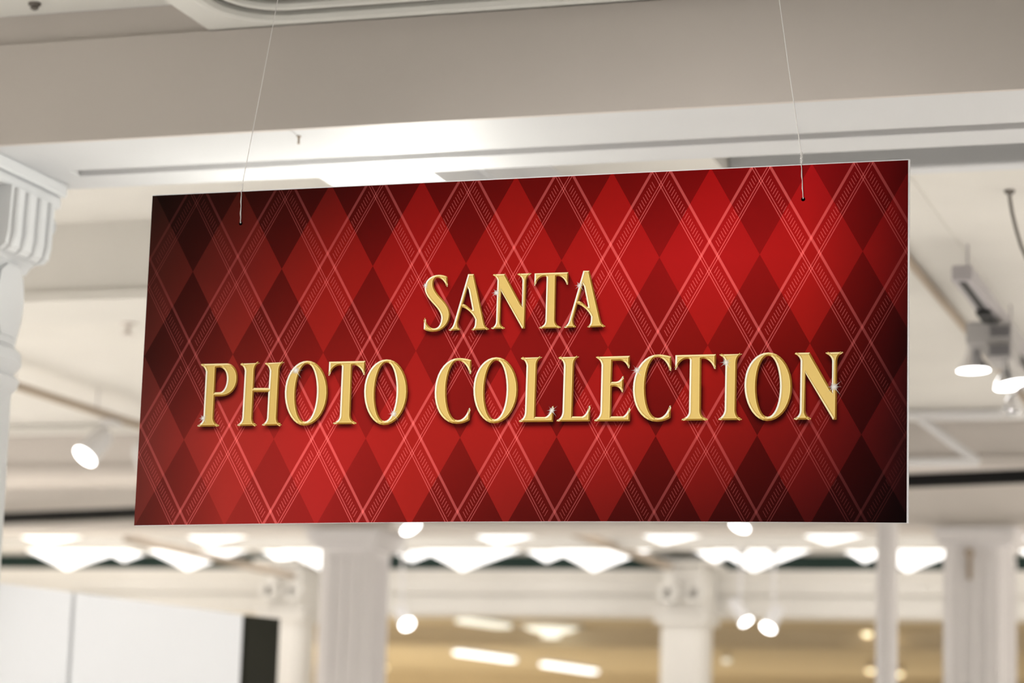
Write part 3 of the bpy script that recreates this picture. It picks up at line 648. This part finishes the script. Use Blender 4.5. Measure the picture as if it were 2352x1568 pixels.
class N:                           # tiny node-expression helper
    def __init__(s, t, sock): s.t, s.s = t, sock
    def op(s, o, b=None, c=None):
        n = s.t.nodes.new('ShaderNodeMath'); n.operation = o
        for i, v in enumerate((s, b, c)):
            if v is None: continue
            if isinstance(v, N): s.t.links.new(v.s, n.inputs[i])
            else: n.inputs[i].default_value = v
        return N(s.t, n.outputs[0])
    def __add__(s, b): return s.op('ADD', b)
    def __sub__(s, b): return s.op('SUBTRACT', b)
    def __mul__(s, b): return s.op('MULTIPLY', b)
def argyle():
    m, t, b = new_mat('argyle_print')
    tc = t.nodes.new('ShaderNodeTexCoord'); sp = t.nodes.new('ShaderNodeSeparateXYZ'); t.links.new(tc.outputs['Object'], sp.inputs[0])
    x, z = N(t, sp.outputs['X']), N(t, sp.outputs['Z'])
    a, bb, x0, z0 = 0.2263, 0.3980, 0.5684, 0.5975
    zz = (z+x*0.0063-z0)*(1/bb); xx = (x-x0)*(1/a)
    p, q = xx+zz, xx-zz
    cell = (p.op('FLOOR')+q.op('FLOOR')).op('FLOORED_MODULO', 2.0)     # 0 bright, 1 dark (or the other way)
    pc, qc = p.op('FRACT')-0.5, q.op('FRACT')-0.5
    def line(v, c, wd, soft=0.004):   # soft-edged stripe around v = c
        return (v-c).op('ABSOLUTE').op('MULTIPLY', -1/soft).op('ADD', (wd/2)/soft+0.5).op('MINIMUM', 1.0).op('MAXIMUM', 0.0)
    thick = line(pc, 0.083, 0.030)+line(qc, -0.083, 0.030)
    thin = line(pc, -0.073, 0.0085)+line(pc, -0.100, 0.0085)+line(qc, 0.073, 0.0085)+line(qc, 0.100, 0.0085)
    def hatch(v, c, along, ac):
        dash = line((along*29.2).op('FRACT'), 0.5, 0.19, 0.10)
        keep = ac.op('ABSOLUTE').op('GREATER_THAN', 0.130)
        return line(v, c, 0.070, 0.006)*dash*keep
    hat = hatch(pc, -0.010, q, qc)+hatch(qc, 0.010, p, pc)
    add = thick*0.92+(thin+hat)*1.15
    at = t.nodes.new('ShaderNodeAttribute'); at.attribute_name = 'ink'
    sr = t.nodes.new('ShaderNodeSeparateColor'); t.links.new(at.outputs['Color'], sr.inputs[0])
    r, g, bl = (N(t, sr.outputs[i]) for i in range(3)); al = N(t, at.outputs['Alpha'])
    af = t.nodes.new('ShaderNodeAttribute'); af.attribute_name = 'fade'
    dim = cell*(N(t, af.outputs['Fac'])-1.0)+1.0
    shade = al*-0.86+1.0
    glowk = r*add
    cc = t.nodes.new('ShaderNodeCombineColor')
    for i, (ch, k) in enumerate(((r, 0.86), (g, 0.20), (bl, 0.195))):
        out = (ch*dim+glowk*k)*shade*1.0
        t.links.new(out.s, cc.inputs[i])
    t.links.new(cc.outputs[0], b.inputs['Base Color']); b.inputs['Roughness'].default_value = 0.6; b.inputs['Specular IOR Level'].default_value = 0.02
    return m
link('printed_face', me, argyle(), sign)

def ink_mat():
    m, t, b = new_mat('gold_ink')
    at = t.nodes.new('ShaderNodeAttribute'); at.attribute_name = 'ink'
    n = t.nodes.new('ShaderNodeTexNoise'); n.inputs['Scale'].default_value = 60
    mx = t.nodes.new('ShaderNodeMix'); mx.data_type = 'RGBA'; mx.blend_type = 'MULTIPLY'; mx.inputs['Factor'].default_value = 0.06
    t.links.new(at.outputs['Color'], mx.inputs['A']); t.links.new(n.outputs['Fac'], mx.inputs['B'])
    t.links.new(mx.outputs['Result'], b.inputs['Base Color']); b.inputs['Roughness'].default_value = 0.6; b.inputs['Specular IOR Level'].default_value = 0.02
    return m
GOLD = ink_mat()
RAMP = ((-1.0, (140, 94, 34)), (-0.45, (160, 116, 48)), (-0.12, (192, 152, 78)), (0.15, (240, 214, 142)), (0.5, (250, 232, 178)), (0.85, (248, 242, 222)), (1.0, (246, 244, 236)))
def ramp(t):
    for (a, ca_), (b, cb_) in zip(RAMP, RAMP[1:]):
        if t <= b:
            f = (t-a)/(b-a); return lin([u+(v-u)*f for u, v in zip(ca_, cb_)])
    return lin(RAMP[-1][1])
def letter(g, x0, z0, x1, z1):
    verts, faces, cols = [], [], []
    loops = letter_loops(g, x0, z0, x1, z1)
    fx = (x0+x1)/2/1800
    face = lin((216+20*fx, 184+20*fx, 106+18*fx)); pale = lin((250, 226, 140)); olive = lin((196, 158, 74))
    polys = [[Vector((x, z, 0)) for x, z in p] for p in loops]
    base = len(verts); verts += [(x, -0.3, z) for p in loops for x, z in p]
    for t in tessellate_polygon(polys): faces.append([base+i for i in t]); cols.append(face)
    wd = 0.026*(z1-z0)
    for p in loops:
        q = inset(p, wd); r = inset(p, wd*1.32); n = len(p)
        a0 = len(verts); verts += [(x, -0.45, z) for x, z in p]; b0 = len(verts); verts += [(x, -0.8, z) for x, z in q]; c0 = len(verts); verts += [(x, -0.7, z) for x, z in r]
        for i in range(n):
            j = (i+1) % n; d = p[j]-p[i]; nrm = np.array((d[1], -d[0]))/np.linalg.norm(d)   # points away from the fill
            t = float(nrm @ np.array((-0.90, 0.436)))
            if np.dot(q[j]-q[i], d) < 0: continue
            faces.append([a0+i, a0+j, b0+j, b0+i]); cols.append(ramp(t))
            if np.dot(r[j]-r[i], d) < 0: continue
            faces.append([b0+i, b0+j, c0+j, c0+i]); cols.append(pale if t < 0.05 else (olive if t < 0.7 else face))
    me = bpy.data.meshes.new('letter'); me.from_pydata([(x/1000, y/1000, z/1000) for x, y, z in verts], [], faces)
    me.update()
    ca = me.color_attributes.new('ink', 'FLOAT_COLOR', 'CORNER')
    buf = []
    for poly, c in zip(me.polygons, cols): buf += [*[v*1.1 for v in c], 1.0]*poly.loop_total
    ca.data.foreach_set('color', buf)
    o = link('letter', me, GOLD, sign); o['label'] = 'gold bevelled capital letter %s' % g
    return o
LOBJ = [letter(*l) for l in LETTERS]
# printed sparkles on the lettering
m_sp, t_sp, b_sp = new_mat('sparkle_ink')
at = t_sp.nodes.new('ShaderNodeAttribute'); at.attribute_name = 'ink'
tr = t_sp.nodes.new('ShaderNodeBsdfTransparent'); mxs = t_sp.nodes.new('ShaderNodeMixShader')
t_sp.links.new(at.outputs['Alpha'], mxs.inputs[0]); t_sp.links.new(tr.outputs[0], mxs.inputs[1]); t_sp.links.new(b_sp.outputs[0], mxs.inputs[2])
t_sp.links.new(mxs.outputs[0], t_sp.nodes['Material Output'].inputs[0])
b_sp.inputs['Base Color'].default_value = (1.0, 0.98, 0.95, 1); b_sp.inputs['Roughness'].default_value = 0.5
def sparkle(x, z, size, parent):
    verts, faces, al = [], [], []
    for k, (ang, ln) in enumerate(((38, 1.0), (128, 0.75), (218, 0.9), (308, 1.15), (0, 0.75), (180, 0.8), (90, 0.35), (270, 0.35))):
        a = math.radians(ang); d = np.array((math.cos(a), math.sin(a))); n = np.array((-d[1], d[0]))*0.8
        i = len(verts); tip = d*size*ln
        for q, al_ in ((n, 0.9), (-n, 0.9), (tip, 0.0)): verts.append((x+q[0], -0.95-0.04*k, z+q[1])); al.append(al_)
        faces.append((i, i+1, i+2))
    i = len(verts); verts.append((x, -1.4, z)); al.append(0.9); R = size*0.38
    for j in range(16): verts.append((x+R*math.cos(j*math.pi/8), -1.4, z+R*math.sin(j*math.pi/8))); al.append(0.0)
    for j in range(16): faces.append((i, i+1+j, i+1+(j+1) % 16))
    me = bpy.data.meshes.new('sparkle'); me.from_pydata([(a/1000, b/1000, c/1000) for a, b, c in verts], [], faces)
    ca = me.color_attributes.new('ink', 'FLOAT_COLOR', 'POINT')
    ca.data.foreach_set('color', [v for a in al for v in (0.95, 0.9, 0.88, a)])
    link('sparkle', me, m_sp, parent)
for x, z, s, li in ((699.5, 544.6, 13, 0), (870, 522, 18, 2), (1065, 532.6, 17, 4), (389.5, 355.9, 25, 7), (162, 248.5, 17, 5), (634, 250.8, 20, 9), (1008.6, 252.3, 18, 12), (1202, 338, 20, 15), (1402, 350.8, 20, 17), (1640.4, 292.4, 24, 19)):
    sparkle(x, z, s, LOBJ[li])
# punched holes near the top edge
for x in (0.2323, 1.5684):
    bm = bmesh.new(); lathe(bm, [(0.0022, -0.0012), (0.0042, -0.0012), (0.0046, 0.0), (0.0022, 0.0)], 18, Matrix.Translation((x, 0, 0.7075)) @ Matrix.Rotation(math.radians(90), 4, 'X'))
    from_bm('hole_rim', bm, 'dark', sign)

# ------------------------------------------------------------------ the two hanging threads
rnd = random.Random(4)
def thread(label, hole, knot, top, fat, tail):
    k = Vector((SX+knot[0], SY+0.004, SZ+knot[1])); t = thing('hanging_thread', label, 'thread', tuple(k), 'threads that carry the sign')
    tp = Vector(top)-k
    # extend the line up to the ceiling
    f = (ZC+0.10-k.z)/tp.z; tp = tp*f
    bm = bmesh.new(); tube(bm, [(0, 0, 0.012), tuple(tp*0.3), tuple(tp*0.65), tuple(tp)], 0.0009 if not fat else 0.0011, 8); from_bm('line', bm, 'thread', t, True)
    h = Vector((SX+hole[0], SY-0.0016, SZ+hole[1]))-k
    et = Vector((SX+knot[0]-(knot[0]-hole[0])*0.2, SY-0.0018, SZ+SH))-k
    bm = bmesh.new(); pts = [h+Vector((0, 0.001, 0)), h+Vector((0.0006, -0.0006, 0.002))]
    for i in range(9):
        pts.append(h.lerp(et, 0.05+0.95*i/8)+Vector((0.0005*math.sin(i*2.1), -0.0004, 0)))
    pts += [Vector((et.x, 0.0, et.z+0.004)), Vector((0, 0, 0.006))]
    tube(bm, pts, [0.0010+0.0003*math.sin(i*1.9) for i in range(len(pts))], 8); from_bm('loop', bm, 'thread', t, True)
    bm = bmesh.new(); pts = [(et.x, 0.006, et.z+0.001), (et.x, 0.010, et.z-0.03), (h.x, 0.0115, h.z+0.02), (h.x, 0.0105, h.z)]; tube(bm, pts, 0.0009, 6); from_bm('loop', bm, 'thread', t, True)
    bm = bmesh.new(); n = 34; pts = []
    H = 0.024 if fat else 0.014; rr = 0.0032 if fat else 0.0016
    for i in range(n):
        a = i*1.35; q = rr*(0.5+0.5*rnd.random()); pts.append((q*math.cos(a), q*math.sin(a)*0.6, -0.006+H*i/(n-1)))
    tube(bm, pts, 0.0008 if not fat else 0.0012, 6); from_bm('knot', bm, 'thread', t, True)
    if tail:
        bm = bmesh.new(); tube(bm, [(0, 0, 0.006), (-0.010, -0.001, 0.005), (-0.021, 0.0, 0.0005)], [0.0007, 0.0006, 0.0003], 6); from_bm('tail', bm, 'thread', t, True)
    return t
thread('thin thread with a stray end above the left part of the sign', (0.2323, 0.7085), (0.2305, 0.796), (-2.432, 5.43, 3.494), False, True)
thread('thick white thread with a lumpy knot above the right part of the sign', (1.5684, 0.7085), (1.5625, 0.796), (-1.215, 5.43, 3.41), True, False)
